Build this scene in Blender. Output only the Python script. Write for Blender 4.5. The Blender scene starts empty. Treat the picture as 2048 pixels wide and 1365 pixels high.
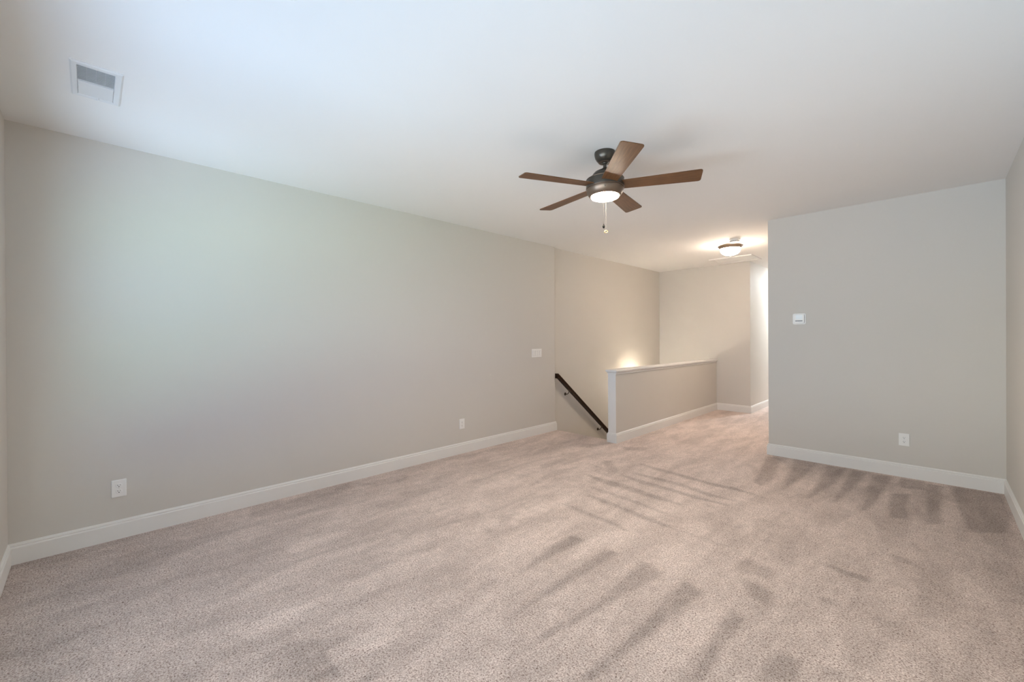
import bpy, bmesh, math, random
import numpy as np
from mathutils import Vector, Matrix

C = bpy.context.scene.collection
R = math.radians
PI = math.pi
random.seed(7)

# ------------------------------------------------------------------ camera
F_PX = 846.8143
YAW, PITCH, ROLL, CAM_H = 45.0861, -0.1432, -0.3334, 1.3824
cam = bpy.data.cameras.new('camera')
cam.sensor_width = 36.0
cam.lens = F_PX / 2048 * 36.0
cam.shift_y = -3.963 / 2048
cam.clip_start = 0.02
cam_ob = bpy.data.objects.new('camera', cam)
C.objects.link(cam_ob)
_y, _p, _r = R(YAW), R(PITCH), R(ROLL)
fw = Vector((-math.sin(_y) * math.cos(_p), math.cos(_y) * math.cos(_p), math.sin(_p)))
rt = Vector((math.cos(_y), math.sin(_y), 0))
up = rt.cross(fw)
rt2 = rt * math.cos(_r) + up * math.sin(_r)
up2 = -rt * math.sin(_r) + up * math.cos(_r)
M = Matrix((rt2, up2, -fw)).transposed().to_4x4()
M.translation = Vector((0, 0, CAM_H))
cam_ob.matrix_world = M
bpy.context.scene.camera = cam_ob

# ------------------------------------------------------------------ exposure
sc = bpy.context.scene
sc.view_settings.view_transform = 'Standard'
sc.view_settings.look = 'None'
sc.view_settings.gamma = 1.0
sc.view_settings.exposure = 0.0
sc.view_settings.use_curve_mapping = False
sc.cycles.use_denoising = True
sc.cycles.max_bounces = 12
sc.cycles.diffuse_bounces = 8
sc.cycles.sample_clamp_indirect = 60.0
sc.cycles.caustics_reflective = False
sc.cycles.caustics_refractive = False

# light levels (lamps are built further down with their fixtures)
SKY = 35.0
FAN_LAMP = 271.0
FLUSH_LAMP = 115.0
HALL_LAMP = 430.0
SCONCE_LAMP = 108.0

# ------------------------------------------------------------------ world: unseen surroundings, band colours fitted to the room's light
w = bpy.data.worlds.new('world')
sc.world = w
w.use_nodes = True
nt = w.node_tree
nt.nodes.clear()
N = nt.nodes.new
L = nt.links.new
tc = N('ShaderNodeTexCoord')
sep = N('ShaderNodeSeparateXYZ')
L(tc.outputs['Generated'], sep.inputs[0])
def wramp(src, stops):
    """colour ramp over -1..1"""
    mr_ = N('ShaderNodeMapRange')
    mr_.inputs['From Min'].default_value = -1
    mr_.inputs['From Max'].default_value = 1
    L(src, mr_.inputs['Value'])
    rp = N('ShaderNodeValToRGB')
    L(mr_.outputs[0], rp.inputs[0])
    els = rp.color_ramp.elements
    stops = [((p + 1) / 2, c if isinstance(c, tuple) else (c, c, c)) for p, c in stops]
    els[0].position, els[0].color = stops[0][0], (*stops[0][1], 1)
    els[1].position, els[1].color = stops[-1][0], (*stops[-1][1], 1)
    for p, c in stops[1:-1]:
        e_ = els.new(p)
        e_.color = (*c, 1)
    return rp.outputs[0]


def wmix(kind, a_, b_):
    n_ = N('ShaderNodeMix')
    n_.data_type = 'RGBA'
    n_.blend_type = kind
    n_.clamp_result = False
    n_.inputs['Factor'].default_value = 1
    L(a_, n_.inputs[6])
    L(b_, n_.inputs[7])
    return n_.outputs[2]


# bands by elevation: (band weight over z), (colour towards -x, straight out, towards +x)
BANDS = [
    ([(-1, 1), (-0.60, 1), (-0.44, 0), (1, 0)], ((0.10, 0.24, 0.44), (0.06, 0.07, 0.10), (0.76, 1.00, 1.36))),      # steepest light from below, fitted colours, strongest towards +x
    ([(-1, 0), (-0.60, 0), (-0.44, 1), (-0.20, 1), (-0.08, 0), (1, 0)], ((0.54, 0.90, 1.24), (0.605, 0.61, 0.67), (0.22, 0.41, 0.38))),   # shallower light from below, colours fitted to brighten ceiling and walls
    ([(-1, 0), (-0.20, 0), (-0.08, 1), (0.12, 1), (0.24, 0), (1, 0)], ((1.26, 1.17, 1.02), (0.08, 0.205, 0.35), (0.02, 0.05, 0.16))),      # light near the horizon, fitted brightest towards -x
    ([(-1, 0), (0.12, 0), (0.24, 1), (1, 1)], ((0.35, 0.34, 0.335), (0.01, 0.012, 0.02), (0.0, 0.0, 0.01))),                           # sky light, fitted down to almost nothing except towards -x
]
acc = None
for zs, cols in BANDS:
    row = wramp(sep.outputs['X'], [(-1, tuple(c / 1.4 for c in cols[0])), (-0.8, tuple(c / 1.4 for c in cols[0])), (0, tuple(c / 1.4 for c in cols[1])),
                                   (0.8, tuple(c / 1.4 for c in cols[2])), (1, tuple(c / 1.4 for c in cols[2]))])
    term = wmix('MULTIPLY', row, wramp(sep.outputs['Z'], zs))
    acc = term if acc is None else wmix('ADD', acc, term)
bg = N('ShaderNodeBackground')
bg.inputs['Strength'].default_value = SKY
L(acc, bg.inputs['Color'])
out = N('ShaderNodeOutputWorld')
L(bg.outputs[0], out.inputs[0])

# ------------------------------------------------------------------ the room in metres
XA, YN, YE = -4.0303, -0.3642, 4.9311      # left wall plane, window wall plane, end of the left wall
X2, YF = -4.0850, 8.4219                   # stairwell wall, far wall
XC = -2.3692                               # hallway wall
XH, XHL, YH = -2.9533, -3.0700, 4.8507     # half wall: room face, stair face, end face
XBL, XR, YB = -1.3945, 0.4251, 5.6279      # wall facing the windows, right wall
YEND = 11.7
H = 2.74
ZLOW = -2.74
STEP_Y = 4.945
WIN = ((-3.30, -2.35), (-2.10, -1.15), (-0.90, 0.05))     # window openings in the window wall
WZ0, WZ1 = 0.45, 2.05

# portals in the window openings guide the daylight
for i, (a, b) in enumerate(WIN):
    ld = bpy.data.lights.new('window_daylight', 'AREA')
    ld.shape = 'RECTANGLE'
    ld.size, ld.size_y = b - a, WZ1 - WZ0
    ld.cycles.is_portal = True
    lo = bpy.data.objects.new('window_daylight', ld)
    lo.location = ((a + b) / 2, YN - 0.13, (WZ0 + WZ1) / 2)
    lo.rotation_euler = (R(-90), 0, PI)
    lo.rotation_euler = Vector((0, 1, 0)).to_track_quat('-Z', 'Z').to_euler()
    C.objects.link(lo)


# ------------------------------------------------------------------ materials
def mat(name, col, rough=0.6, metal=0.0, spec=0.5):
    m = bpy.data.materials.new(name)
    m.use_nodes = True
    b = m.node_tree.nodes['Principled BSDF']
    b.inputs['Base Color'].default_value = (*col, 1)
    b.inputs['Roughness'].default_value = rough
    b.inputs['Metallic'].default_value = metal
    b.inputs['Specular IOR Level'].default_value = spec
    return m


def node(m, t):
    return m.node_tree.nodes.new(t)


def link(m, a, b):
    m.node_tree.links.new(a, b)


def bsdf(m):
    return m.node_tree.nodes['Principled BSDF']


def obj_coord(m):
    t = node(m, 'ShaderNodeTexCoord')
    return t.outputs['Object']


def paint(name, col, rough, bump=0.04, scale=260):
    m = mat(name, col, rough, spec=0.3)
    n = node(m, 'ShaderNodeTexNoise')
    n.inputs['Scale'].default_value = scale
    n.inputs['Detail'].default_value = 2
    link(m, obj_coord(m), n.inputs['Vector'])
    n2 = node(m, 'ShaderNodeTexNoise')
    n2.inputs['Scale'].default_value = 0.9
    n2.inputs['Detail'].default_value = 3
    link(m, obj_coord(m), n2.inputs['Vector'])
    mx = node(m, 'ShaderNodeMix')
    mx.data_type = 'RGBA'
    mx.inputs[6].default_value = (*[c * 0.985 for c in col], 1)
    mx.inputs[7].default_value = (*[min(1, c * 1.015) for c in col], 1)
    link(m, n2.outputs['Fac'], mx.inputs['Factor'])
    link(m, mx.outputs[2], bsdf(m).inputs['Base Color'])
    b = node(m, 'ShaderNodeBump')
    b.inputs['Strength'].default_value = bump
    b.inputs['Distance'].default_value = 0.002
    link(m, n.outputs['Fac'], b.inputs['Height'])
    link(m, b.outputs[0], bsdf(m).inputs['Normal'])
    return m


MAT = {}
MAT['wall'] = paint('greige_wall_paint', (0.597, 0.567, 0.526), 0.62)
MAT['ceiling'] = paint('white_ceiling_paint', (0.80, 0.785, 0.77), 0.9)
MAT['trim'] = paint('white_trim_paint', (0.74, 0.725, 0.705), 0.42, 0.01)
MAT['plastic'] = mat('white_plastic', (0.80, 0.79, 0.77), 0.35)
MAT['dark_slot'] = mat('dark_slot', (0.02, 0.02, 0.02), 0.6)
MAT['screw'] = mat('painted_screw', (0.7, 0.7, 0.68), 0.35)
MAT['register'] = mat('white_enamel', (0.73, 0.735, 0.745), 0.45)
MAT['duct_shade'] = mat('duct_shade_gray', (0.46, 0.50, 0.54), 0.8)
MAT['bronze'] = mat('dark_bronze', (0.072, 0.061, 0.050), 0.28, 0.55)
MAT['light_bronze'] = mat('brushed_bronze', (0.185, 0.130, 0.095), 0.36, 0.65)
MAT['rim_bronze'] = mat('rim_bronze', (0.15, 0.105, 0.072), 0.4, 0.5)
MAT['fob_black'] = mat('black_fob', (0.004, 0.004, 0.004), 0.8, 0.0, 0.02)
MAT['bracket'] = mat('oil_rubbed_bracket', (0.10, 0.075, 0.055), 0.35, 0.8)
MAT['brass'] = mat('pale_brass', (0.20, 0.125, 0.045), 0.45, 0.3)
MAT['chain'] = mat('steel_chain', (0.012, 0.011, 0.010), 0.6, 0.0, 0.1)
MAT['thumb_screw'] = mat('steel_screw', (0.2, 0.18, 0.16), 0.4, 0.8)
MAT['cord'] = mat('bright_chain', (0.05, 0.047, 0.044), 0.6, 0.0, 0.1)
MAT['screen'] = mat('thermostat_screen', (0.80, 0.84, 0.86), 0.15)
MAT['pale_gap'] = mat('pale_gap', (0.33, 0.32, 0.31), 0.6)
MAT['gray_slot'] = mat('gray_slot', (0.10, 0.105, 0.11), 0.5)
MAT['window_frame'] = mat('white_vinyl', (0.8, 0.8, 0.8), 0.4)


def wood(name, a, b, scale, rough, axis_scale):
    m = mat(name, a, rough)
    mp = node(m, 'ShaderNodeMapping')
    mp.inputs['Scale'].default_value = axis_scale
    link(m, obj_coord(m), mp.inputs['Vector'])
    n = node(m, 'ShaderNodeTexNoise')
    n.inputs['Scale'].default_value = scale
    n.inputs['Detail'].default_value = 5
    n.inputs['Distortion'].default_value = 0.6
    link(m, mp.outputs[0], n.inputs['Vector'])
    r = node(m, 'ShaderNodeValToRGB')
    r.color_ramp.elements[0].position = 0.32
    r.color_ramp.elements[0].color = (*a, 1)
    r.color_ramp.elements[1].position = 0.68
    r.color_ramp.elements[1].color = (*b, 1)
    link(m, n.outputs['Fac'], r.inputs[0])
    link(m, r.outputs[0], bsdf(m).inputs['Base Color'])
    return m


MAT['blade'] = wood('walnut_blade', (0.080, 0.034, 0.014), (0.160, 0.073, 0.030), 6, 0.45, (1.3, 30, 30))
bsdf(MAT['blade']).inputs['Specular IOR Level'].default_value = 0.3
MAT['rail'] = wood('espresso_stain', (0.022, 0.0095, 0.0045), (0.040, 0.018, 0.009), 8, 0.55, (14, 1.5, 14))
bsdf(MAT['rail']).inputs['Specular IOR Level'].default_value = 0.12


def glow(name, col, strength):
    m = mat(name, (0.9, 0.88, 0.84), 0.4)
    bsdf(m).inputs['Emission Color'].default_value = (*col, 1)
    bsdf(m).inputs['Emission Strength'].default_value = strength
    return m


WARM = (1.0, 0.76, 0.52)
MAT['fan_lens'] = glow('fan_lens_glow', (1.0, 0.88, 0.72), FAN_LAMP)
MAT['flush_glass'] = glow('flush_glass_glow', (1.0, 0.82, 0.65), FLUSH_LAMP)
MAT['hall_glass'] = glow('hall_glass_glow', (0.88, 0.95, 1.0), HALL_LAMP)
MAT['sconce_glass'] = glow('sconce_glass_glow', (1.0, 0.90, 0.75), SCONCE_LAMP)

# window pane: clear glass that lets the daylight straight in
m = bpy.data.materials.new('window_glass')
m.use_nodes = True
m.node_tree.nodes.clear()
tr = node(m, 'ShaderNodeBsdfTransparent')
tr.inputs[0].default_value = (0.95, 0.97, 0.96, 1)
gl = node(m, 'ShaderNodeBsdfGlossy')
gl.inputs['Roughness'].default_value = 0.02
mx = node(m, 'ShaderNodeMixShader')
mx.inputs[0].default_value = 0.06
link(m, tr.outputs[0], mx.inputs[1])
link(m, gl.outputs[0], mx.inputs[2])
o_ = node(m, 'ShaderNodeOutputMaterial')
link(m, mx.outputs[0], o_.inputs[0])
MAT['glass'] = m


def carpet_material():
    m = mat('cut_pile_carpet', (0.45, 0.38, 0.33), 0.95, spec=0.1)
    co = obj_coord(m)
    # tufts
    n1 = node(m, 'ShaderNodeTexNoise')
    n1.inputs['Scale'].default_value = 135
    n1.inputs['Detail'].default_value = 4
    n1.inputs['Roughness'].default_value = 0.78
    n1.inputs['Distortion'].default_value = 0.5
    link(m, co, n1.inputs['Vector'])
    r1 = node(m, 'ShaderNodeValToRGB')
    e = r1.color_ramp.elements
    e[0].position = 0.345
    e[0].color = (0.150, 0.108, 0.088, 1)
    e[1].position = 0.65
    e[1].color = (0.88, 0.775, 0.725, 1)
    k = e.new(0.43)
    k.color = (0.44, 0.335, 0.298, 1)
    k = e.new(0.50)
    k.color = (0.64, 0.540, 0.498, 1)
    link(m, n1.outputs['Fac'], r1.inputs[0])
    # blotches where the pile lies differently, drawn out along the vacuum strokes
    mp = node(m, 'ShaderNodeMapping')
    mp.inputs['Scale'].default_value = (3.2, 1.0, 1.0)
    link(m, co, mp.inputs['Vector'])
    n2 = node(m, 'ShaderNodeTexNoise')
    n2.inputs['Scale'].default_value = 1.7
    n2.inputs['Detail'].default_value = 4
    n2.inputs['Roughness'].default_value = 0.6
    n2.inputs['Distortion'].default_value = 0.4
    link(m, mp.outputs[0], n2.inputs['Vector'])
    mr2 = node(m, 'ShaderNodeMapRange')
    mr2.inputs['From Min'].default_value = 0.36
    mr2.inputs['From Max'].default_value = 0.62
    mr2.inputs['To Min'].default_value = 0.82
    mr2.inputs['To Max'].default_value = 1.06
    link(m, n2.outputs['Fac'], mr2.inputs['Value'])
    # vacuum strokes
    at = node(m, 'ShaderNodeAttribute')
    at.attribute_name = 'pile'
    n3 = node(m, 'ShaderNodeTexNoise')
    n3.inputs['Scale'].default_value = 15
    n3.inputs['Detail'].default_value = 5
    n3.inputs['Roughness'].default_value = 0.7
    link(m, co, n3.inputs['Vector'])
    ad = node(m, 'ShaderNodeMath')
    ad.operation = 'MULTIPLY_ADD'            # roughen the edge of each stroke
    ad.inputs[1].default_value = 0.9
    ad.inputs[2].default_value = -0.45
    link(m, n3.outputs['Fac'], ad.inputs[0])
    ad2 = node(m, 'ShaderNodeMath')
    ad2.operation = 'ADD'
    link(m, at.outputs['Fac'], ad2.inputs[0])
    link(m, ad.outputs[0], ad2.inputs[1])
    mr3 = node(m, 'ShaderNodeMapRange')
    mr3.inputs['From Min'].default_value = 0.1
    mr3.inputs['From Max'].default_value = 0.9
    mr3.inputs['To Min'].default_value = 1.14
    mr3.inputs['To Max'].default_value = 0.71
    link(m, ad2.outputs[0], mr3.inputs['Value'])
    mu = node(m, 'ShaderNodeMath')
    mu.operation = 'MULTIPLY'
    link(m, mr2.outputs[0], mu.inputs[0])
    link(m, mr3.outputs[0], mu.inputs[1])
    mx = node(m, 'ShaderNodeMix')
    mx.data_type = 'RGBA'
    mx.blend_type = 'MULTIPLY'
    mx.inputs['Factor'].default_value = 1
    link(m, r1.outputs[0], mx.inputs[6])
    link(m, mu.outputs[0], mx.inputs[7])
    link(m, mx.outputs[2], bsdf(m).inputs['Base Color'])
    b = node(m, 'ShaderNodeBump')
    b.inputs['Strength'].default_value = 0.55
    b.inputs['Distance'].default_value = 0.006
    link(m, n1.outputs['Fac'], b.inputs['Height'])
    link(m, b.outputs[0], bsdf(m).inputs['Normal'])
    return m


MAT['carpet'] = carpet_material()


# ------------------------------------------------------------------ mesh helpers
def obj(name, bm, material, parent=None, smooth=False, bevel=0.0, label=None, loc=None):
    """link a bmesh as ONE object; coordinates are local to the parent (or to loc)"""
    bmesh.ops.recalc_face_normals(bm, faces=bm.faces[:])
    me = bpy.data.meshes.new(name)
    bm.to_mesh(me)
    bm.free()
    me.materials.append(MAT[material] if isinstance(material, str) else material)
    o = bpy.data.objects.new(name, me)
    C.objects.link(o)
    if parent is not None:
        o.parent = parent
    if loc is not None:
        o.location = loc
    if smooth:
        for p in me.polygons:
            p.use_smooth = True
        try:
            me.set_sharp_from_angle(angle=R(38))
        except Exception:
            pass
    if bevel:
        md = o.modifiers.new('bevel', 'BEVEL')
        md.width = bevel
        md.segments = 2
        md.limit_method = 'ANGLE'
        md.angle_limit = R(40)
    if label:
        o['label'] = label
    return o


def thing(name, label, cat, loc=(0, 0, 0), rotz=0.0, group=None):
    o = bpy.data.objects.new(name, None)
    o.empty_display_size = 0.1
    C.objects.link(o)
    o.location = loc
    o.rotation_euler = (0, 0, rotz)
    o['label'] = label
    o['category'] = cat
    if group:
        o['group'] = group
    return o


def structure(name, bm, material, **k):
    o = obj(name, bm, material, **k)
    if o.parent is None:
        o['kind'] = 'structure'
    return o


def box(bm, x0, x1, y0, y1, z0, z1):
    r = bmesh.ops.create_cube(bm, size=1)
    for v in r['verts']:
        v.co = Vector(((x0 + x1) / 2 + v.co.x * (x1 - x0), (y0 + y1) / 2 + v.co.y * (y1 - y0),
                       (z0 + z1) / 2 + v.co.z * (z1 - z0)))
    return r['verts']


def lathe(bm, prof, seg=48, centre=(0, 0, 0)):
    """revolve (radius, z) pairs about z"""
    rings = []
    cx, cy, cz = centre
    for r, z in prof:
        if r < 1e-6:
            rings.append([bm.verts.new((cx, cy, cz + z))])
        else:
            rings.append([bm.verts.new((cx + r * math.cos(2 * PI * i / seg), cy + r * math.sin(2 * PI * i / seg), cz + z))
                          for i in range(seg)])
    for a, b in zip(rings[:-1], rings[1:]):
        for i in range(seg):
            j = (i + 1) % seg
            if len(a) == 1 and len(b) == 1:
                continue
            if len(a) == 1:
                bm.faces.new((a[0], b[i], b[j]))
            elif len(b) == 1:
                bm.faces.new((a[i], a[j], b[0]))
            else:
                bm.faces.new((a[i], a[j], b[j], b[i]))
    return bm


def tube(bm, pts, r, seg=10):
    pts = [Vector(p) for p in pts]
    rings = []
    n = len(pts)
    ref = None
    for i, p in enumerate(pts):
        d = (pts[min(i + 1, n - 1)] - pts[max(i - 1, 0)]).normalized()
        if ref is None:
            ref = Vector((0, 0, 1)) if abs(d.z) < 0.9 else Vector((1, 0, 0))
        a = d.cross(ref).normalized()
        b = d.cross(a).normalized()
        ref = -b if False else ref
        rr = r[i] if isinstance(r, (list, tuple)) else r
        rings.append([bm.verts.new(p + rr * (math.cos(2 * PI * k / seg) * a + math.sin(2 * PI * k / seg) * b)) for k in range(seg)])
    for a, b in zip(rings[:-1], rings[1:]):
        for k in range(seg):
            bm.faces.new((a[k], a[(k + 1) % seg], b[(k + 1) % seg], b[k]))
    bm.faces.new(rings[0][::-1])
    bm.faces.new(rings[-1])


def prism(bm, outline, z0, z1):
    a = [bm.verts.new((x, y, z0)) for x, y in outline]
    b = [bm.verts.new((x, y, z1)) for x, y in outline]
    bm.faces.new(a[::-1])
    bm.faces.new(b)
    n = len(outline)
    for i in range(n):
        bm.faces.new((a[i], a[(i + 1) % n], b[(i + 1) % n], b[i]))


def rounded(w, h, r, seg=5, cx=0, cy=0):
    pts = []
    for sx, sy, a0 in ((1, 1, 0), (-1, 1, 90), (-1, -1, 180), (1, -1, 270)):
        for k in range(seg + 1):
            a = R(a0 + 90 * k / seg)
            pts.append((cx + sx * (w / 2 - r) + r * math.cos(a), cy + sy * (h / 2 - r) + r * math.sin(a)))
    return pts


def B():
    return bmesh.new()


# ------------------------------------------------------------------ room shell
T = 0.14
bm = B(); box(bm, XA - 0.30, XA, YN - T - 0.02, YE, -0.35, H + 0.06)
wl = structure('wall_left', bm, 'wall', bevel=0.014)
wl.modifiers['bevel'].segments = 5
bm = B(); box(bm, X2 - 0.26, X2, YE - 0.06, YF + T, ZLOW, H + 0.03)
structure('wall_stair', bm, 'wall')
bm = B(); box(bm, X2 - 0.05, XC, YF, YEND + 0.05, ZLOW, H + 0.05)
structure('wall_far', bm, 'wall', bevel=0.006)
bm = B(); box(bm, XBL, XR + T + 0.02, YB, YEND + 0.05, -0.35, H + 0.05)
structure('wall_back', bm, 'wall', bevel=0.006)
bm = B(); box(bm, XR, XR + T, YN - T, YB, -0.35, H)
structure('wall_right', bm, 'wall')
bm = B(); box(bm, XC - 0.2, XBL + 0.2, YEND, YEND + T, -0.35, H)
structure('wall_hallway_end', bm, 'wall')
# wall with the windows, behind the camera
bm = B()
xs = [XA - 0.05] + [v for ab in WIN for v in ab] + [XR + T]
for i in range(len(xs) - 1):
    if i % 2:
        box(bm, xs[i], xs[i + 1], YN - T, YN, -0.35, WZ0)
        box(bm, xs[i], xs[i + 1], YN - T, YN, WZ1, H)
    else:
        box(bm, xs[i], xs[i + 1], YN - T, YN, -0.35, H)
bmesh.ops.remove_doubles(bm, verts=bm.verts[:], dist=1e-5)
structure('wall_front', bm, 'wall')
bm = B(); box(bm, X2 - 0.3, XR + T, YN - T, YEND + T, H, H + 0.12)
structure('ceiling', bm, 'ceiling')
# half wall between the stairwell and the hallway
bm = B(); box(bm, XHL, XH, YH, YF + 0.03, -0.02, 0.925)
hw = structure('wall_half', bm, 'wall', bevel=0.004)
bm = B(); box(bm, XHL, XH, STEP_Y + 0.02, YF, ZLOW, -0.02)
structure('wall_stair_right', bm, 'wall')
bm = B(); box(bm, X2, XHL, YE - 0.45, STEP_Y - 0.012, ZLOW, -0.20)
structure('wall_stair_lower', bm, 'wall')


# ------------------------------------------------------------------ carpeted floor
MARKS = [[1,[[-1.81,2.39],[-1.69,2.39],[-1.71,2.15],[-1.72,1.92],[-1.74,1.71],[-1.77,1.91],[-1.82,2.22]]],[1,[[-1.54,2.39],[-1.43,2.39],[-1.45,2.14],[-1.47,1.77],[-1.5,1.41],[-1.52,1.76],[-1.54,2.19]]],[1,[[-1.29,2.41],[-1.12,2.38],[-1.17,2.11],[-1.21,1.79],[-1.27,1.47],[-1.3,1.21],[-1.3,1.47],[-1.27,1.79],[-1.27,2.1]]],[1,[[-1.02,2.4],[-0.89,2.34],[-0.92,2.02],[-0.96,1.72],[-0.97,1.54],[-0.97,1.43],[-1.03,1.37],[-1.02,1.51],[-1.01,1.76],[-1.01,2.03]]],[1,[[-0.74,2.3],[-0.65,2.26],[-0.67,2.02],[-0.66,1.74],[-0.71,1.68],[-0.73,1.92],[-0.75,2.15]]],[1,[[-0.5,2.14],[-0.41,2.13],[-0.39,2.0],[-0.53,1.86]]],[0.8,[[-0.35,2.17],[-0.27,2.19],[-0.26,2.13],[-0.36,2.03]]],[0.9,[[-2.17,2.79],[-2.04,2.8],[-1.87,2.78],[-1.7,2.77],[-1.55,2.71],[-1.54,2.69],[-1.66,2.71],[-1.83,2.72],[-1.99,2.73],[-2.15,2.76]]],[0.9,[[-2.19,3.1],[-2.03,3.11],[-1.83,3.08],[-1.57,3.04],[-1.32,2.98],[-1.31,2.96],[-1.54,2.96],[-1.79,3.0],[-1.98,3.02],[-2.17,3.07]]],[0.7,[[-2.31,3.29],[-2.12,3.29],[-1.91,3.27],[-1.69,3.25],[-1.43,3.17],[-1.42,3.16],[-1.65,3.18],[-1.87,3.21],[-2.08,3.22],[-2.29,3.26]]],[0.9,[[-2.5,3.56],[-2.32,3.55],[-2.12,3.56],[-1.85,3.52],[-1.49,3.45],[-1.48,3.42],[-1.79,3.4],[-2.04,3.43],[-2.23,3.42],[-2.46,3.51]]],[0.8,[[-2.25,3.79],[-2.03,3.77],[-1.75,3.76],[-1.49,3.73],[-1.21,3.71],[-1.21,3.69],[-1.46,3.64],[-1.71,3.67],[-1.97,3.67],[-2.23,3.75]]],[0.8,[[-2.19,3.93],[-1.98,3.95],[-1.75,3.95],[-1.43,3.87],[-1.2,3.85],[-1.19,3.83],[-1.4,3.79],[-1.71,3.87],[-1.93,3.86],[-2.17,3.9]]],[0.9,[[-2.31,4.27],[-2.08,4.24],[-1.82,4.21],[-1.54,4.17],[-1.3,4.18],[-1.01,4.08],[-1.01,4.06],[-1.27,4.1],[-1.51,4.08],[-1.78,4.12],[-2.03,4.14],[-2.28,4.23]]],[0.6,[[-1.3,2.98],[-1.16,3.0],[-1.06,2.98],[-0.98,2.98],[-0.97,2.97],[-1.05,2.94],[-1.14,2.96],[-1.29,2.96]]],[0.8,[[-2.65,4.08],[-2.57,4.12],[-2.33,3.88],[-2.29,3.75],[-2.41,3.75]]],[0.5,[[-2.63,3.86],[-2.49,3.86],[-2.31,3.78],[-2.25,3.61],[-2.5,3.66]]],[0.6,[[-2.82,4.74],[-2.56,4.94],[-2.51,4.77],[-2.7,4.63]]],[0.5,[[-3.3,4.55],[-3.07,4.63],[-3.0,4.42],[-3.18,4.38]]],[0.5,[[-2.45,2.83],[-2.39,2.89],[-2.3,2.79],[-2.35,2.75]]],[0.4,[[-3.04,3.46],[-3.01,3.84],[-2.93,3.78],[-2.95,3.42]]],[1,[[-1.39,5.54],[-1.24,5.53],[-1.11,4.72],[-1.14,4.36],[-1.24,4.47]]],[0.9,[[-1.15,5.65],[-0.91,5.61],[-0.92,4.93],[-0.97,4.39],[-1.0,4.36],[-1.04,5.0]]],[1,[[-0.84,5.57],[-0.66,5.6],[-0.67,4.95],[-0.76,4.35],[-0.8,4.31],[-0.8,4.93]]],[1,[[-0.62,5.57],[-0.48,5.58],[-0.53,4.92],[-0.58,4.4],[-0.63,4.35],[-0.62,4.89]]],[1,[[-0.46,5.54],[-0.29,5.58],[-0.33,5.02],[-0.36,4.57],[-0.4,4.32],[-0.43,4.33],[-0.44,4.85]]],[0.9,[[-0.26,5.57],[-0.08,5.57],[-0.07,5.27],[-0.24,5.2]]],[1,[[-0.29,4.95],[-0.15,5.09],[-0.18,4.7],[-0.15,4.38],[-0.24,4.29],[-0.28,4.51]]],[1,[[-0.07,5.53],[0.04,5.53],[0.02,4.4],[-0.06,4.32],[-0.06,4.81]]],[1,[[0.08,5.59],[0.4,5.6],[0.41,5.0],[0.34,4.52],[0.16,4.35],[0.12,4.79]]],[0.7,[[-0.48,3.18],[-0.36,3.16],[-0.25,3.14],[-0.26,3.07],[-0.38,3.08],[-0.48,3.11]]],[0.8,[[-0.21,3.59],[-0.11,3.58],[-0.1,3.49],[-0.19,3.48]]],[0.6,[[-0.45,2.75],[-0.36,2.76],[-0.35,2.71],[-0.43,2.67]]],[0.7,[[-0.8,2.65],[-0.62,2.62],[-0.58,2.46],[-0.72,2.48]]],[0.6,[[-0.88,2.81],[-0.83,2.92],[-0.68,2.85],[-0.65,2.75],[-0.83,2.68]]],[0.5,[[-2.82,2.15],[-2.63,2.24],[-2.48,2.13],[-2.55,1.87],[-2.66,1.8]]],[0.6,[[-2.34,2.04],[-2.23,2.07],[-2.21,1.99],[-2.27,1.97]]],[0.5,[[-2.41,2.24],[-2.36,2.37],[-2.29,2.27],[-2.29,2.12]]],[0.5,[[-3.05,3.44],[-3.04,3.88],[-2.94,3.8],[-2.91,3.35]]],[0.5,[[-4.02,0.93],[-3.88,1.52],[-4.0,1.75],[-3.85,1.72],[-3.66,1.37],[-3.73,0.86]]],[0.5,[[-3.87,1.82],[-3.83,2.28],[-3.65,2.19],[-3.7,1.86]]],[0.8,[[-2.07,0.66],[-1.96,0.84],[-1.74,0.87],[-1.61,0.8],[-1.93,0.48]]],[0.4,[[-2.19,0.47],[-2.07,0.66],[-1.87,0.54],[-2.06,0.35]]],[-0.8,[[-1.82,0.83],[-1.82,0.94],[-1.78,1.02],[-1.75,0.91]]],[-0.6,[[-2.31,0.49],[-2.46,0.71],[-2.5,0.93],[-2.37,0.99],[-2.26,0.74],[-2.18,0.54]]],[-0.6,[[-2.89,1.94],[-2.9,2.47],[-2.74,2.45],[-2.68,1.88]]],[-0.5,[[-3.12,0.9],[-3.06,1.27],[-2.93,1.29],[-2.93,0.9]]]]


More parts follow.
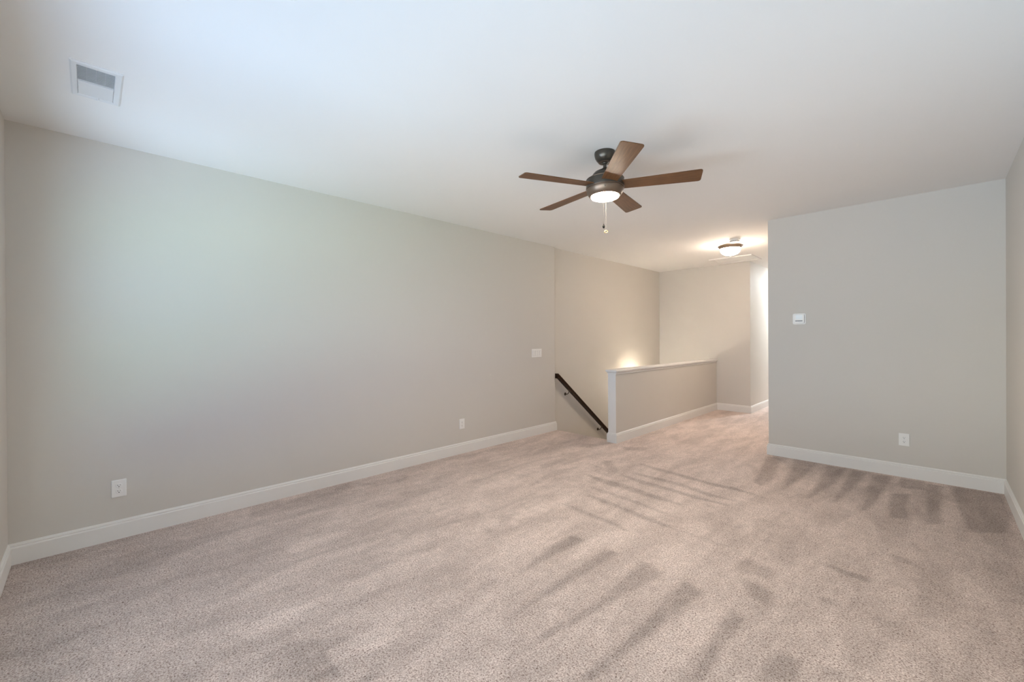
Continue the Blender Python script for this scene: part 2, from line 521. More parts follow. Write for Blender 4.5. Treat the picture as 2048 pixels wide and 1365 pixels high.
def carpet_tone(X, Y):
    """carpet darkness (0..1) at every floor vertex: brushed pile plus wide darker areas"""
    val = np.full(X.shape, 0.28)
    for k, poly in MARKS:
        P = np.array(poly)
        x0, y0 = P.min(0) - 0.1
        x1, y1 = P.max(0) + 0.1
        sel = (X > x0) & (X < x1) & (Y > y0) & (Y < y1)
        if not sel.any():
            continue
        x, y = X[sel], Y[sel]
        inside = np.zeros(x.shape, bool)
        dist = np.full(x.shape, 9.0)
        n = len(P)
        for i in range(n):
            ax, ay = P[i]
            bx, by = P[(i + 1) % n]
            cond = ((ay > y) != (by > y))
            with np.errstate(divide='ignore', invalid='ignore'):
                xi = (bx - ax) * (y - ay) / (by - ay) + ax
            inside ^= cond & (x < xi)
            dx, dy = bx - ax, by - ay
            t = np.clip(((x - ax) * dx + (y - ay) * dy) / (dx * dx + dy * dy + 1e-9), 0, 1)
            dist = np.minimum(dist, np.hypot(x - ax - t * dx, y - ay - t * dy))
        s = np.where(inside, dist, -dist)
        f = np.clip((s + 0.02) / 0.05, 0, 1)
        f = f * f * (3 - 2 * f)
        cur = val[sel]
        if k > 0:
            cur = np.maximum(cur, 0.28 + f * k * 0.58)
        else:
            cur = np.minimum(cur, 0.28 + f * k * 0.4)
        val[sel] = cur
    # wide soft areas: darker-lying pile on the right, plain darkening elsewhere
    for k, cx, cy, rx, ry in ((0.30, 0.3, 3.6, 1.5, 1.9), (0.42, -3.6, -0.3, 2.2, 1.1), (0.10, -3.9, 2.6, 0.9, 2.0), (0.14, -2.0, 0.1, 0.8, 0.8)):
        d = np.hypot((X - cx) / rx, (Y - cy) / ry)
        val = val + k * np.clip(1 - d, 0, 1) ** 0.8
    return np.clip(val, 0, 1)


def grid_lines(a, b, step, extra):
    v = list(np.arange(a, b, step)) + [b] + [e for e in extra if a < e < b]
    v = sorted(v)
    o = [v[0]]
    for t in v[1:]:
        if t - o[-1] > 0.004 or t in extra or t == b:
            if t - o[-1] <= 0.004:
                o[-1] = t
            else:
                o.append(t)
    return np.array(o)


def make_floor():
    gx = grid_lines(X2, XR, 0.024, [XA, XHL, XH, XC, XBL])
    gy = grid_lines(YN, YEND, 0.024, [YE, STEP_Y, YH, YB, YF])
    nx, ny = len(gx), len(gy)
    Xg, Yg = np.meshgrid(gx, gy)
    cxs = (gx[:-1] + gx[1:]) / 2
    cys = (gy[:-1] + gy[1:]) / 2
    cX, cY = np.meshgrid(cxs, cys)
    keep = ((cX > XA) & (cY < YE)) | ((cX > X2) & (cX < XHL) & (cY >= YE) & (cY < STEP_Y)) | \
           ((cX > XHL) & (cY >= YE) & (cY < YB)) | ((cX > XHL) & (cX < XBL) & (cY >= YB) & (cY < YF)) | \
           ((cX > XC) & (cX < XBL) & (cY >= YF))
    jj, ii = np.nonzero(keep)
    a = jj * nx + ii
    quads = np.stack([a, a + 1, a + nx + 1, a + nx], 1)
    used = np.unique(quads)
    remap = -np.ones(nx * ny, int)
    remap[used] = np.arange(len(used))
    vx, vy = Xg.ravel()[used], Yg.ravel()[used]
    co = np.stack([vx, vy, np.zeros(len(used))], 1)
    me = bpy.data.meshes.new('floor')
    q = remap[quads]
    me.vertices.add(len(co))
    me.vertices.foreach_set('co', co.ravel().astype(np.float32))
    me.loops.add(q.size)
    me.loops.foreach_set('vertex_index', q.ravel().astype(np.int32))
    me.polygons.add(len(q))
    me.polygons.foreach_set('loop_start', (np.arange(len(q)) * 4).astype(np.int32))
    me.update(calc_edges=True)
    me.validate()
    at = me.attributes.new('pile', 'FLOAT', 'POINT')
    at.data.foreach_set('value', carpet_tone(vx, vy).astype(np.float32))
    me.materials.append(MAT['carpet'])
    o = bpy.data.objects.new('floor', me)
    C.objects.link(o)
    md = o.modifiers.new('thickness', 'SOLIDIFY')
    md.thickness = 0.03
    md.offset = -1
    o['kind'] = 'structure'
    return o


make_floor()
bm = B(); box(bm, X2, XC, STEP_Y, YF, ZLOW - 0.1, ZLOW)
structure('floor_lower', bm, 'carpet')

# carpeted flight going down behind the half wall
st = thing('staircase', 'beige carpeted stair flight going down between half wall and left wall', 'stairs', (X2 + 0.002, STEP_Y + 0.002, -0.196))
RISE, RUN = 0.1957, 0.2486
for i in range(13):
    bm = B()
    y0 = RUN * i
    box(bm, 0, XHL - X2 - 0.004, y0, y0 + RUN + 0.02, -RISE * (i + 1) + 0.196 - 0.03 - 0.0, -RISE * (i + 1) + 0.196)
    box(bm, 0, XHL - X2 - 0.004, y0 + 0.001, y0 + 0.02, -RISE * (i + 1) + 0.196 - 0.03, -RISE * i + 0.196 - 0.032)
    obj('step', bm, 'carpet', st)

# ------------------------------------------------------------------ baseboards (profile swept with mitred corners)
BB = [(0.0, 0.0), (0.0150, 0.0), (0.0150, 0.1025), (0.0138, 0.1045), (0.0092, 0.1070), (0.0092, 0.1120), (0.0104, 0.1160),
      (0.0100, 0.1180), (0.0050, 0.1225), (0.0038, 0.1265), (0.0, 0.1297)]


def baseboards(path, names):
    """wall line traced with the room on the right hand; names gives the run each segment belongs to"""
    P = [Vector(p) for p in path]
    n = len(P)
    nor = []
    for i in range(n - 1):
        d = (P[i + 1] - P[i]).normalized()
        nor.append(Vector((d.y, -d.x)))
    off = []
    for i in range(n):
        if i == 0:
            off.append(nor[0])
        elif i == n - 1:
            off.append(nor[-1])
        else:
            s = nor[i - 1] + nor[i]
            off.append(s / (1 + nor[i - 1].dot(nor[i])))
    done = {}
    for i in range(n - 1):
        nm = names[i]
        bm = done.setdefault(nm, B())
        A_ = [bm.verts.new((*(P[i] + off[i] * d), z)) for d, z in BB]
        B_ = [bm.verts.new((*(P[i + 1] + off[i + 1] * d), z)) for d, z in BB]
        k = len(BB)
        for j in range(k):
            bm.faces.new((A_[j], A_[(j + 1) % k], B_[(j + 1) % k], B_[j]))
        bm.faces.new(A_)
        bm.faces.new(B_[::-1])
    for nm, bm in done.items():
        structure(nm, bm, 'trim')


baseboards([(XBL, YEND), (XBL, YB), (XR, YB), (XR, YN), (XA, YN), (XA, YE), (X2, YE)],
           ['baseboard_hallway_right', 'baseboard_back', 'baseboard_right', 'baseboard_front', 'baseboard_left', 'baseboard_left'])
baseboards([(XHL, STEP_Y - 0.01), (XHL, YH), (XH, YH), (XH, YF), (XC, YF), (XC, YEND), (XBL, YEND)],
           ['baseboard_half', 'baseboard_half', 'baseboard_half', 'baseboard_far', 'baseboard_hallway_left', 'baseboard_hallway_end'])

# cap, moulding and end board of the half wall
CAPZ = 0.955
ov = 0.026
cap = B()
box(cap, XHL - ov, XH + ov, YH - ov, YF, CAPZ - 0.022, CAPZ)
structure('trim_1', cap, 'trim', bevel=0.005)
mould = B()


def swept(bm, path, prof):
    P = [Vector(p) for p in path]
    n = len(P)
    nor = []
    for i in range(n - 1):
        d = (P[i + 1] - P[i]).normalized()
        nor.append(Vector((d.y, -d.x)))
    rows = []
    for i in range(n):
        if i in (0, n - 1):
            o = nor[0] if i == 0 else nor[-1]
        else:
            o = (nor[i - 1] + nor[i]) / (1 + nor[i - 1].dot(nor[i]))
        rows.append([bm.verts.new((*(P[i] + o * d), z)) for d, z in prof])
    k = len(prof)
    for a, b in zip(rows[:-1], rows[1:]):
        for j in range(k):
            bm.faces.new((a[j], a[(j + 1) % k], b[(j + 1) % k], b[j]))
    bm.faces.new(rows[0])
    bm.faces.new(rows[-1][::-1])


swept(mould, [(XHL, YF), (XHL, YH), (XH, YH), (XH, YF)],
      [(0, 0.898), (0.0055, 0.898), (0.0065, 0.904), (0.0045, 0.909), (0.006, 0.913), (0.010, 0.920), (0.017, 0.927), (0.021, 0.929), (0.021, CAPZ - 0.022), (0, CAPZ - 0.022)])
structure('trim_2', mould, 'trim')
bm = B(); box(bm, XHL + 0.001, XH - 0.001, YH - 0.0035, YH, 0.1297, 0.898)
structure('trim_3', bm, 'trim')

# windows (behind the camera)
for i, (a, b) in enumerate(WIN):
    bm = B()
    f = 0.045
    y0, y1 = YN - T + 0.03, YN - T + 0.08
    box(bm, a, a + f, y0, y1, WZ0, WZ1)
    box(bm, b - f, b, y0, y1, WZ0, WZ1)
    box(bm, a + f, b - f, y0, y1, WZ0, WZ0 + f)
    box(bm, a + f, b - f, y0, y1, WZ1 - f, WZ1)
    zm = (WZ0 + WZ1) / 2
    box(bm, a + f, b - f, y0, y1, zm - 0.02, zm + 0.02)
    win = structure('window_%d' % (i + 1), bm, 'window_frame')
    for z0, z1 in ((WZ0 + f, zm - 0.02), (zm + 0.02, WZ1 - f)):
        bm = B(); box(bm, a + f, b - f, y0 + 0.022, y0 + 0.026, z0, z1)
        obj('pane', bm, 'glass', win)
bm = B(); box(bm, WIN[0][0] - 0.09, WIN[-1][1] + 0.09, YN, YN + 0.022, WZ0 - 0.03, WZ0)
box(bm, WIN[0][0] - 0.07, WIN[-1][1] + 0.07, YN, YN + 0.016, WZ0 - 0.11, WZ0 - 0.03)
for a, b in WIN:
    box(bm, a - 0.08, a, YN, YN + 0.018, WZ0, WZ1 + 0.08)
    box(bm, b, b + 0.08, YN, YN + 0.018, WZ0, WZ1 + 0.08)
    box(bm, a, b, YN, YN + 0.018, WZ1, WZ1 + 0.08)
structure('trim_4', bm, 'trim')

# ------------------------------------------------------------------ ceiling fan
FX, FY, FZ = -1.7156, 2.6828, H
ZB = 2.4926 - H                       # blade plane, from the ceiling
TX, TY = 0.0224, -0.0134              # the fan hangs a touch out of level
fan = thing('ceiling_fan', 'dark bronze ceiling fan with five brown wooden blades and lit frosted lamp', 'ceiling fan', (FX, FY, FZ))


def tilt(bm):
    for v in bm.verts:
        k = min(1.0, max(0.0, (-0.075 - v.co.z) / 0.1))
        v.co.z += k * (v.co.x * TX + v.co.y * TY)
    return bm


bm = lathe(B(), [(0.0, 0.0), (0.074, 0.0), (0.0755, -0.006), (0.0745, -0.022), (0.069, -0.043), (0.058, -0.061),
                 (0.044, -0.073), (0.030, -0.0785), (0.022, -0.0785), (0.020, -0.07), (0.0, -0.07)])
obj('canopy', bm, 'bronze', fan, smooth=True)
bm = lathe(B(), [(0.0, -0.071), (0.017, -0.0715), (0.0205, -0.079), (0.017, -0.087), (0.0125, -0.090), (0.0125, -0.116),
                 (0.019, -0.1165), (0.019, -0.126), (0.0, -0.126)], 24)
obj('downrod', tilt(bm), 'bronze', fan, smooth=True)
bm = lathe(B(), [(0.0, -0.118), (0.022, -0.118), (0.026, -0.126), (0.032, -0.130), (0.055, -0.136), (0.076, -0.147), (0.091, -0.163),
                 (0.0995, -0.181), (0.102, -0.196), (0.127, -0.1985), (0.1345, -0.2015), (0.1365, -0.232), (0.1365, -0.262),
                 (0.1345, -0.2665), (0.128, -0.2665), (0.0, -0.2665)], 64)
obj('motor_housing', tilt(bm), 'bronze', fan, smooth=True)
for zz, rr in ((-0.2035, 0.1352), (-0.2655, 0.1358)):
    bm = lathe(B(), [(rr - 0.004, zz + 0.0022), (rr + 0.001, zz + 0.0022), (rr + 0.0024, zz), (rr + 0.001, zz - 0.0022), (rr - 0.004, zz - 0.0022), (rr - 0.004, zz + 0.0022)], 64)
    obj('trim_ring', tilt(bm), 'light_bronze', fan, smooth=True, label='bright bronze trim ring')
bm = lathe(B(), [(0.034, -0.0765), (0.044, -0.0735), (0.047, -0.0755), (0.044, -0.0785), (0.036, -0.0805), (0.034, -0.0765)], 40)
obj('canopy_ring', bm, 'light_bronze', fan, smooth=True, label='bright bronze canopy ring')
bm = lathe(B(), [(0.0, -0.2665), (0.1305, -0.2668), (0.1305, -0.2700), (0.1345, -0.2715), (0.1345, -0.2765), (0.1315, -0.288), (0.1245, -0.304), (0.1145, -0.3185), (0.1075, -0.324),
                 (0.1015, -0.324), (0.1015, -0.319), (0.0, -0.317)], 64)
lk = obj('light_kit', tilt(bm), 'light_bronze', fan, smooth=True, label='brushed bronze light kit')
bm = lathe(B(), [(0.1005, -0.3205), (0.101, -0.3255), (0.097, -0.331), (0.084, -0.3355), (0.056, -0.3395), (0.028, -0.341), (0.0, -0.3415)], 64)
obj('lamp_lens', tilt(bm), 'fan_lens', fan, smooth=True, label='glowing frosted glass lens')
for a in (-57, 63, 183):
    bm = B()
    d = Vector((math.cos(R(a)), math.sin(R(a)), 0))
    tube(bm, [d * 0.125 + Vector((0, 0, -0.290)), d * 0.135 + Vector((0, 0, -0.290))], 0.004, 8)
    obj('thumb_screw', tilt(bm), 'thumb_screw', lk)

PH, PIT, RT, WT, WR = 28.7, R(-9.49), 0.6552, 0.1443, 0.1188


def blade_mesh():
    r0, seg = 0.118, 20
    outline = [(r0, -WR * 0.47), (RT - 0.02, -WT / 2)]
    rc = 0.02
    for a in range(0, 91, 15):
        outline.append((RT - rc + rc * math.sin(R(a)), -WT / 2 + rc - rc * math.cos(R(a))))
    for a in range(0, 91, 15):
        outline.append((RT - rc + rc * math.cos(R(a)), WT / 2 - rc + rc * math.sin(R(a))))
    outline += [(RT - 0.02, WT / 2), (r0, WR * 0.47)]
    bm = B()
    prism(bm, outline, -0.003, 0.003)
    return bm


bmb = blade_mesh()
bmesh.ops.remove_doubles(bmb, verts=bmb.verts[:], dist=1e-5)
blade0 = None
for k in range(5):
    th = R(PH + 72 * k)
    Mx = Matrix.Rotation(th, 4, 'Z') @ Matrix.Rotation(PIT, 4, 'X')
    if blade0 is None:
        o = obj('blade', bmb, 'blade', fan)
        blade0 = o
        bm = B()
        prism(bm, [(0.115, -0.022), (0.16, -0.03), (0.205, -0.022), (0.205, 0.022), (0.16, 0.03), (0.115, 0.022)], 0.0032, 0.008)
        iron0 = obj('blade_iron', bm, 'bronze', o)
    else:
        o = blade0.copy(); C.objects.link(o); o.parent = fan
        c = iron0.copy(); C.objects.link(c); c.parent = o
    nrm = Vector((-TX, -TY, 1)).normalized()
    Tl = Vector((0, 0, 1)).rotation_difference(nrm).to_matrix().to_4x4()
    o.matrix_local = Matrix.Translation((0, 0, ZB)) @ Tl @ Mx


def pull_chain(x, y, z0, z1, chain_mat, fob_mat, kind):
    bm = B()
    tube(bm, [(x, y, z0), (x, y, z1)], 0.0009, 6)
    n = int((z0 - z1) / 0.008)
    for i in range(n):
        bmesh.ops.create_icosphere(bm, subdivisions=1, radius=0.0016, matrix=Matrix.Translation((x, y, z0 - (i + 0.5) * 0.008)))
    ch = obj('pull_chain', bm, chain_mat, fan)
    if kind == 'bulb':
        bm = lathe(B(), [(0, 0.004), (0.004, 0.003), (0.0045, -0.004), (0.008, -0.010), (0.0095, -0.018), (0.007, -0.026), (0.004, -0.030), (0, -0.031)], 16, (x, y, z1))
        obj('fob', bm, fob_mat, ch, smooth=True)
    else:
        bm = B()
        cc = 14
        fwv = Vector((0, 0, 1))
        ringpts = [Vector((x + 0.0125 * math.cos(2 * PI * i / cc) * 0.71, y + 0.0125 * math.cos(2 * PI * i / cc) * 0.71, z1 - 0.010 + 0.0095 * math.sin(2 * PI * i / cc))) for i in range(cc + 1)]
        tube(bm, ringpts, 0.0028, 8)
        obj('fob', bm, fob_mat, ch, smooth=True, label='gold ring fob')


# chains hang from the far side of the light kit, the dark one shorter
pull_chain(-0.070, 0.089, -0.312, -0.497, 'chain', 'fob_black', 'bulb')
pull_chain(-0.057, 0.101, -0.312, -0.543, 'cord', 'brass', 'ring')


# ------------------------------------------------------------------ flush lamp on the landing ceiling (and its twin further down the hallway)
def flush_lamp(loc, label, glass, spill=True, depth=1.0):
    t = thing('flush_mount_light', label, 'ceiling light', loc)
    bm = lathe(B(), [(0, 0), (0.06, 0), (0.06, -0.012), (0.052, -0.018), (0.012, -0.02), (0.012, -0.03), (0, -0.03)], 32)
    if spill:
        lathe(bm, [(0, -0.030), (0.140, -0.030), (0.149, -0.034), (0.149, -0.038), (0, -0.038)], 48)  # unseen disc added to hold back light spilling onto the ceiling
    obj('ceiling_pan', bm, 'plastic', t, smooth=True)
    top = -0.022 if spill else -0.002
    bm = lathe(B(), [(0.180, top), (0.187, top - 0.002), (0.1865, top - 0.008), (0.180, -0.036), (0.171, -0.044), (0.165, -0.054), (0.158, -0.060), (0.156, -0.065), (0.149, -0.066),
                     (0.149, -0.061), (0.155, -0.052), (0.165, -0.038), (0.174, top - 0.006), (0.180, top)], 48)
    rim = obj('rim', bm, 'rim_bronze', t, smooth=True, label='dark bronze rim')
    for a in (30, 150, 270):
        bm = B()
        d = Vector((math.cos(R(a)), math.sin(R(a)), 0))
        tube(bm, [d * 0.05 + Vector((0, 0, -0.014)), d * 0.10 + Vector((0, 0, -0.024)), d * 0.172 + Vector((0, 0, -0.034))], 0.003, 6)
        obj('arm', bm, 'bronze', rim)
    bm = lathe(B(), [(0.150, -0.056), (0.152, -0.067), (0.149, -0.087), (0.136, -0.117), (0.108, -0.142), (0.070, -0.156), (0.03, -0.162), (0.0, -0.163)], 48)
    for v in bm.verts:
        v.co.z = -0.056 + (v.co.z + 0.056) * depth
    obj('glass_bowl', bm, glass, t, smooth=True, label='lit frosted glass bowl')
    bm = lathe(B(), [(0, -0.160), (0.012, -0.162), (0.010, -0.169), (0.006, -0.172), (0.009, -0.178), (0.004, -0.186), (0, -0.188)], 16)
    for v in bm.verts:
        v.co.z += 0.107 * (1 - depth)
    obj('finial', bm, 'bronze', t, smooth=True)
    t.scale = (0.9, 0.9, 1)
    return t


flush_lamp((-2.135, 6.665, H), 'lit frosted bowl ceiling light with bronze rim on the landing ceiling', 'flush_glass')
flush_lamp((-1.74, 10.5, H), 'lit bowl ceiling light down the hallway behind the gray wall', 'hall_glass', False, 0.35)

# ------------------------------------------------------------------ wall lamp in the stairwell, low behind the half wall
t = thing('wall_sconce', 'small lit wall lamp in the stairwell, low behind the half wall', 'wall lamp', (X2, 7.24, 0.36))
bm = B()
prism(bm, rounded(0.11, 0.16, 0.02), 0, 0.018)
bm.transform(Matrix.Rotation(R(90), 4, 'Y') @ Matrix.Rotation(R(90), 4, 'Z'))
obj('back_plate', bm, 'bronze', t)
bm = B()
tube(bm, [(0.015, 0, -0.02), (0.07, 0, -0.045), (0.118, 0, -0.03), (0.125, 0, 0.0)], 0.007, 8)
obj('arm', bm, 'bronze', t)
bm = lathe(B(), [(0, 0), (0.03, 0.0), (0.045, 0.03), (0.06, 0.075), (0.075, 0.115), (0.072, 0.115), (0.057, 0.075), (0.042, 0.032), (0.028, 0.004), (0, 0.004)], 32, (0.125, 0, 0))
obj('glass_shade', bm, 'sconce_glass', t, smooth=True)

# ------------------------------------------------------------------ smoke detector beside the flush lamp
t = thing('smoke_detector', 'round white smoke detector on the landing ceiling beside the bowl light', 'smoke detector', (-1.990, 6.380, H))
bm = lathe(B(), [(0, 0), (0.072, 0), (0.072, -0.010), (0.068, -0.012), (0, -0.012)], 40)
obj('base_plate', bm, 'plastic', t, smooth=True)
bm = lathe(B(), [(0, -0.012), (0.060, -0.012), (0.060, -0.018), (0.064, -0.020), (0.064, -0.034), (0.058, -0.042), (0.03, -0.046), (0, -0.046)], 40)
cv = obj('cover', bm, 'plastic', t, smooth=True)
bm = B()
for a in range(0, 360, 20):
    d = Vector((math.cos(R(a)), math.sin(R(a)), 0)); s = Vector((-d.y, d.x, 0))
    c0 = d * 0.0645 + Vector((0, 0, -0.027))
    vs = [bm.verts.new(c0 + s * sx * 0.008 + Vector((0, 0, sz * 0.003)) + d * dd) for dd in (0, -0.002) for sx, sz in ((-1, -1), (1, -1), (1, 1), (-1, 1))]
    bm.faces.new(vs[:4]); bm.faces.new(vs[4:][::-1])
    for i in range(4):
        bm.faces.new((vs[i], vs[(i + 1) % 4], vs[4 + (i + 1) % 4], vs[4 + i]))
obj('vent_slot', bm, 'gray_slot', cv)

# ------------------------------------------------------------------ attic hatch
t = thing('attic_hatch', 'flat white attic hatch with raised white trim in the landing ceiling', 'attic hatch', (-2.4855, 8.0, H))
hx, hy = 0.341, 0.29
bm = B(); box(bm, -hx + 0.055, hx - 0.055, -hy + 0.055, hy - 0.055, -0.006, 0)
obj('panel', bm, 'ceiling', t)
bm = B()
swept(bm, [(-hx, hy), (-hx, -hy), (hx, -hy), (hx, hy), (-hx, hy)][::-1], [(0, 0), (0, -0.014), (-0.0, -0.016), (0.012, -0.018), (0.05, -0.014), (0.056, -0.009), (0.056, 0)])
obj('trim_frame', bm, 'trim', t)

# ------------------------------------------------------------------ air register in the ceiling
VX0, VX1, VY0, VY1 = -3.336, -2.930, -0.064, 0.131
t = thing('ceiling_vent', 'white louvered air register in the ceiling above the left wall', 'air vent', ((VX0 + VX1) / 2, (VY0 + VY1) / 2, H))
hw_, hh_ = (VX1 - VX0) / 2, (VY1 - VY0) / 2
# faceplate ring with a raised lip; the opening holds the louvres (towards the room) and the flat damper panel
ix0, ix1, iy0, iy1 = -3.307 - (VX0 + VX1) / 2, -2.966 - (VX0 + VX1) / 2, -0.038 - (VY0 + VY1) / 2, 0.100 - (VY0 + VY1) / 2
bm = B()
loops = []
for o_x0, o_x1, o_y0, o_y1, zz in ((-hw_, hw_, -hh_, hh_, 0.0), (-hw_, hw_, -hh_, hh_, -0.004), (-hw_ + 0.007, hw_ - 0.007, -hh_ + 0.007, hh_ - 0.007, -0.0085),
                                   (ix0 - 0.003, ix1 + 0.003, iy0 - 0.003, iy1 + 0.003, -0.0075), (ix0, ix1, iy0, iy1, -0.0045), (ix0, ix1, iy0, iy1, 0.0)):
    loops.append([bm.verts.new(c) for c in ((o_x0, o_y0, zz), (o_x1, o_y0, zz), (o_x1, o_y1, zz), (o_x0, o_y1, zz))])
for la, lb in zip(loops, loops[1:] + loops[:1]):
    for i in range(4):
        bm.faces.new((la[i], la[(i + 1) % 4], lb[(i + 1) % 4], lb[i]))
obj('faceplate', bm, 'register', t)
xm = -3.131 - (VX0 + VX1) / 2
bm = B(); box(bm, xm, ix1, iy0, iy1, -0.0015, 0)  # thin gray sheet; the dimness inside the duct is its colour
obj('duct_shade', bm, 'duct_shade', t)
bm = B()
ns = 15
for i in range(ns):
    xx = xm + 0.008 + (ix1 - xm - 0.010) * (i + 0.5) / ns
    vs = box(bm, -0.0044, 0.0044, iy0, iy1, -0.0006, 0.0006)
    bmesh.ops.rotate(bm, verts=vs, cent=(0, 0, 0), matrix=Matrix.Rotation(R(38), 3, 'Y'))
    bmesh.ops.translate(bm, verts=vs, vec=(xx, 0, -0.0048))
for yy in (iy0 + (iy1 - iy0) * f for f in (0.25, 0.5, 0.75)):
    box(bm, xm, ix1, yy - 0.0012, yy + 0.0012, -0.004, -0.0016)
obj('louvre', bm, 'register', t)
bm = B()
vs = box(bm, ix0, xm - 0.002, iy0 + 0.001, iy1 - 0.001, -0.011, -0.0005)
for v in vs:
    if v.co.z < -0.006 and v.co.x < (ix0 + xm) / 2:
        v.co.z = -0.006
obj('damper_panel', bm, 'register', t, bevel=0.0015)
bm = B(); box(bm, ix0 - 0.006, ix0 + 0.004, 0.001, 0.010, -0.018, -0.006)
obj('lever', bm, 'register', t, bevel=0.002)
for xx in (-hw_ + 0.007, hw_ - 0.016):
    bm = lathe(B(), [(0, -0.0095), (0.003, -0.009), (0.004, -0.008), (0, -0.008)], 12, (xx, 0.005, 0))
    obj('screw', bm, 'screw', t)


# ------------------------------------------------------------------ outlets, switches, thermostat (built facing -y, then turned)
def wall_item(name, label, cat, loc, rotz, group=None):
    return thing(name, label, cat, loc, rotz, group)


def flat(outline, d0, d1, bm=None):
    """outline in (x, z) extruded from the wall: depth d0..d1 towards -y"""
    bm = bm or B()
    a = [bm.verts.new((x, -d0, z)) for x, z in outline]
    b = [bm.verts.new((x, -d1, z)) for x, z in outline]
    bm.faces.new(a[::-1]); bm.faces.new(b)
    n = len(outline)
    for i in range(n):
        bm.faces.new((a[i], a[(i + 1) % n], b[(i + 1) % n], b[i]))
    return bm


def receptacle_outline(cz, r=0.0172, flatz=0.0138, seg=24):
    pts = []
    for i in range(seg):
        a = 2 * PI * i / seg
        pts.append((r * math.cos(a), cz + max(-flatz, min(flatz, r * math.sin(a)))))
    return pts


def outlet(loc, rotz, label, w=0.0785, h=0.121):
    t = wall_item('wall_outlet', label, 'outlet', loc, rotz)
    bm = flat(rounded(w, h, 0.004), 0, 0.004)
    top = flat(rounded(w - 0.006, h - 0.006, 0.004), 0.004, 0.0062, bm)
    obj('cover_plate', bm, 'plastic', t, bevel=0.0015)
    for cz in (0.0197, -0.0197):
        r = obj('receptacle', flat(receptacle_outline(cz), 0.0055, 0.0078), 'plastic', t, bevel=0.0008)
        bm = B()
        flat([(-0.0073, cz - 0.001), (-0.0053, cz - 0.001), (-0.0053, cz + 0.008), (-0.0073, cz + 0.008)], 0.0076, 0.0080, bm)
        flat([(0.0053, cz + 0.0003), (0.0071, cz + 0.0003), (0.0071, cz + 0.007), (0.0053, cz + 0.007)], 0.0076, 0.0080, bm)
        flat([(0.0030 * math.cos(2 * PI * i / 10), cz - 0.0075 + 0.0030 * math.sin(2 * PI * i / 10)) for i in range(10)], 0.0076, 0.0080, bm)
        obj('socket_slot', bm, 'dark_slot', r)
    bm = flat([(0.0030 * math.cos(2 * PI * i / 12), 0.0030 * math.sin(2 * PI * i / 12)) for i in range(12)], 0.006, 0.0072)
    obj('screw', bm, 'screw', t)
    return t


outlet((XA, 0.1375, 0.350), R(90), 'white duplex outlet low on the left wall nearest the front corner')
outlet((XA, 3.159, 0.354), R(90), 'white duplex outlet low on the left wall nearer the stairs')
outlet((-0.2265, YB, 0.366), 0.0, 'white duplex outlet low on the right hand gray back wall')

# four-gang switch plate at the end of the left wall
t = wall_item('switch_plate', 'wide white four switch plate near the end of the left wall', 'light switch', (XA, 4.513, 1.165), R(90))
bm = flat(rounded(0.209, 0.119, 0.005), 0, 0.004)
flat(rounded(0.203, 0.113, 0.005), 0.004, 0.0062, bm)
obj('cover_plate', bm, 'plastic', t, bevel=0.0015)
for i in range(4):
    cx = (i - 1.5) * 0.046
    bm = flat(rounded(0.0335, 0.067, 0.002, 3, cx, 0), 0.0060, 0.0072)
    fr = obj('rocker_frame', bm, 'pale_gap', t)
    # rocker with its lower half pressed in
    bm = B()
    w_, h_ = 0.0312, 0.0645
    prof = [(-h_ / 2, 0.0068), (-h_ / 2, 0.0078), (0.0, 0.0095), (h_ / 2, 0.0118), (h_ / 2, 0.0068)]
    a = [bm.verts.new((cx - w_ / 2, -d, z)) for z, d in prof]
    b = [bm.verts.new((cx + w_ / 2, -d, z)) for z, d in prof]
    bm.faces.new(a); bm.faces.new(b[::-1])
    for j in range(5):
        bm.faces.new((a[j], a[(j + 1) % 5], b[(j + 1) % 5], b[j]))
    obj('rocker', bm, 'plastic', t)

# thermostat
t = wall_item('thermostat', 'small white wall thermostat with a pale screen on the gray back wall', 'thermostat', (-1.0855, YB, 1.577), 0.0)
bm = flat(rounded(0.124, 0.121, 0.018, 6), 0, 0.006)
obj('back_plate', bm, 'plastic', t, bevel=0.002)
bm = flat(rounded(0.096, 0.096, 0.009, 5, 0.002, 0.0), 0.006, 0.026)
body = obj('body', bm, 'plastic', t, bevel=0.003)
bm = flat(rounded(0.060, 0.044, 0.003, 3, 0.002, 0.020), 0.0258, 0.0272)
obj('screen', bm, 'screen', body, label='pale blank screen')
bm = flat(rounded(0.068, 0.008, 0.002, 3, 0.0, -0.023), 0.0258, 0.0268)
obj('slot', bm, 'gray_slot', body, label='dark gray slot')

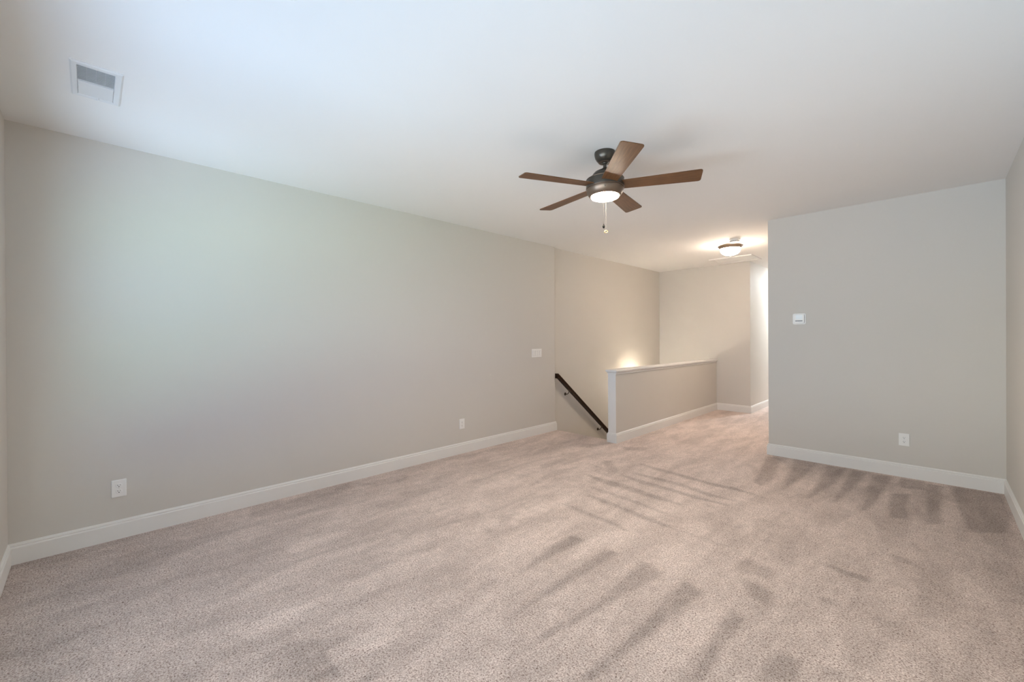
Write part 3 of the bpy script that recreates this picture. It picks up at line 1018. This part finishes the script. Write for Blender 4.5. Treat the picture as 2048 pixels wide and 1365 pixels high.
# ------------------------------------------------------------------ handrail down the stairwell wall
rx = X2 + 0.072
SL = -0.7695                                   # fall per metre
hr = thing('stair_handrail', 'dark brown wooden handrail running down the stairwell wall', 'handrail', (X2, 4.94, 0.81))
# path in local (y, z): level start against the wall end, then down the flight
y_end = 3.25
path = [(0.0, 0.0), (0.028, 0.0), (y_end, SL * (y_end - 0.028))]
sec = [(-0.022, -0.034), (0.022, -0.034), (0.0235, -0.026), (0.018, -0.016), (0.018, -0.006), (0.0245, 0.008), (0.0245, 0.018), (0.018, 0.028), (0.008, 0.032),
       (-0.008, 0.032), (-0.018, 0.028), (-0.0245, 0.018), (-0.0245, 0.008), (-0.018, -0.006), (-0.018, -0.016), (-0.0235, -0.026)]
bm = B()
rows = []
for (yy, zz) in path:
    rows.append([bm.verts.new((0.072 + sx, yy, zz + sz * 1.12)) for sx, sz in sec])
for a, b in zip(rows[:-1], rows[1:]):
    for j in range(len(sec)):
        bm.faces.new((a[j], a[(j + 1) % len(sec)], b[(j + 1) % len(sec)], b[j]))
bm.faces.new(rows[0]); bm.faces.new(rows[-1][::-1])
obj('rail', bm, 'rail', hr, smooth=True)
bm = B(); box(bm, 0.0, 0.052, 0.0, 0.028, -0.036, 0.034)
obj('wall_return', bm, 'rail', hr, bevel=0.004)
for yb_ in (5.234, 6.124, 7.05, 7.9):
    ly = yb_ - 4.94
    zr = SL * (ly - 0.028) - 0.038
    bm = lathe(B(), [(0, 0.012), (0.010, 0.012), (0.020, 0.008), (0.024, 0.003), (0.024, 0), (0, 0)], 24)
    bm.transform(Matrix.Translation((0.0, ly, zr - 0.062)) @ Matrix.Rotation(R(90), 4, 'Y'))
    tube(bm, [(0.008, ly, zr - 0.062), (0.040, ly, zr - 0.062), (0.062, ly, zr - 0.048), (0.072, ly, zr - 0.024), (0.072, ly, zr - 0.002)], 0.0065, 10)
    vs = box(bm, 0.056, 0.088, ly - 0.035, ly + 0.035, zr - 0.004, zr)
    for v in vs:
        v.co.z += SL * (v.co.y - ly)
    obj('bracket', bm, 'bracket', hr, smooth=True, label='dark metal bracket')
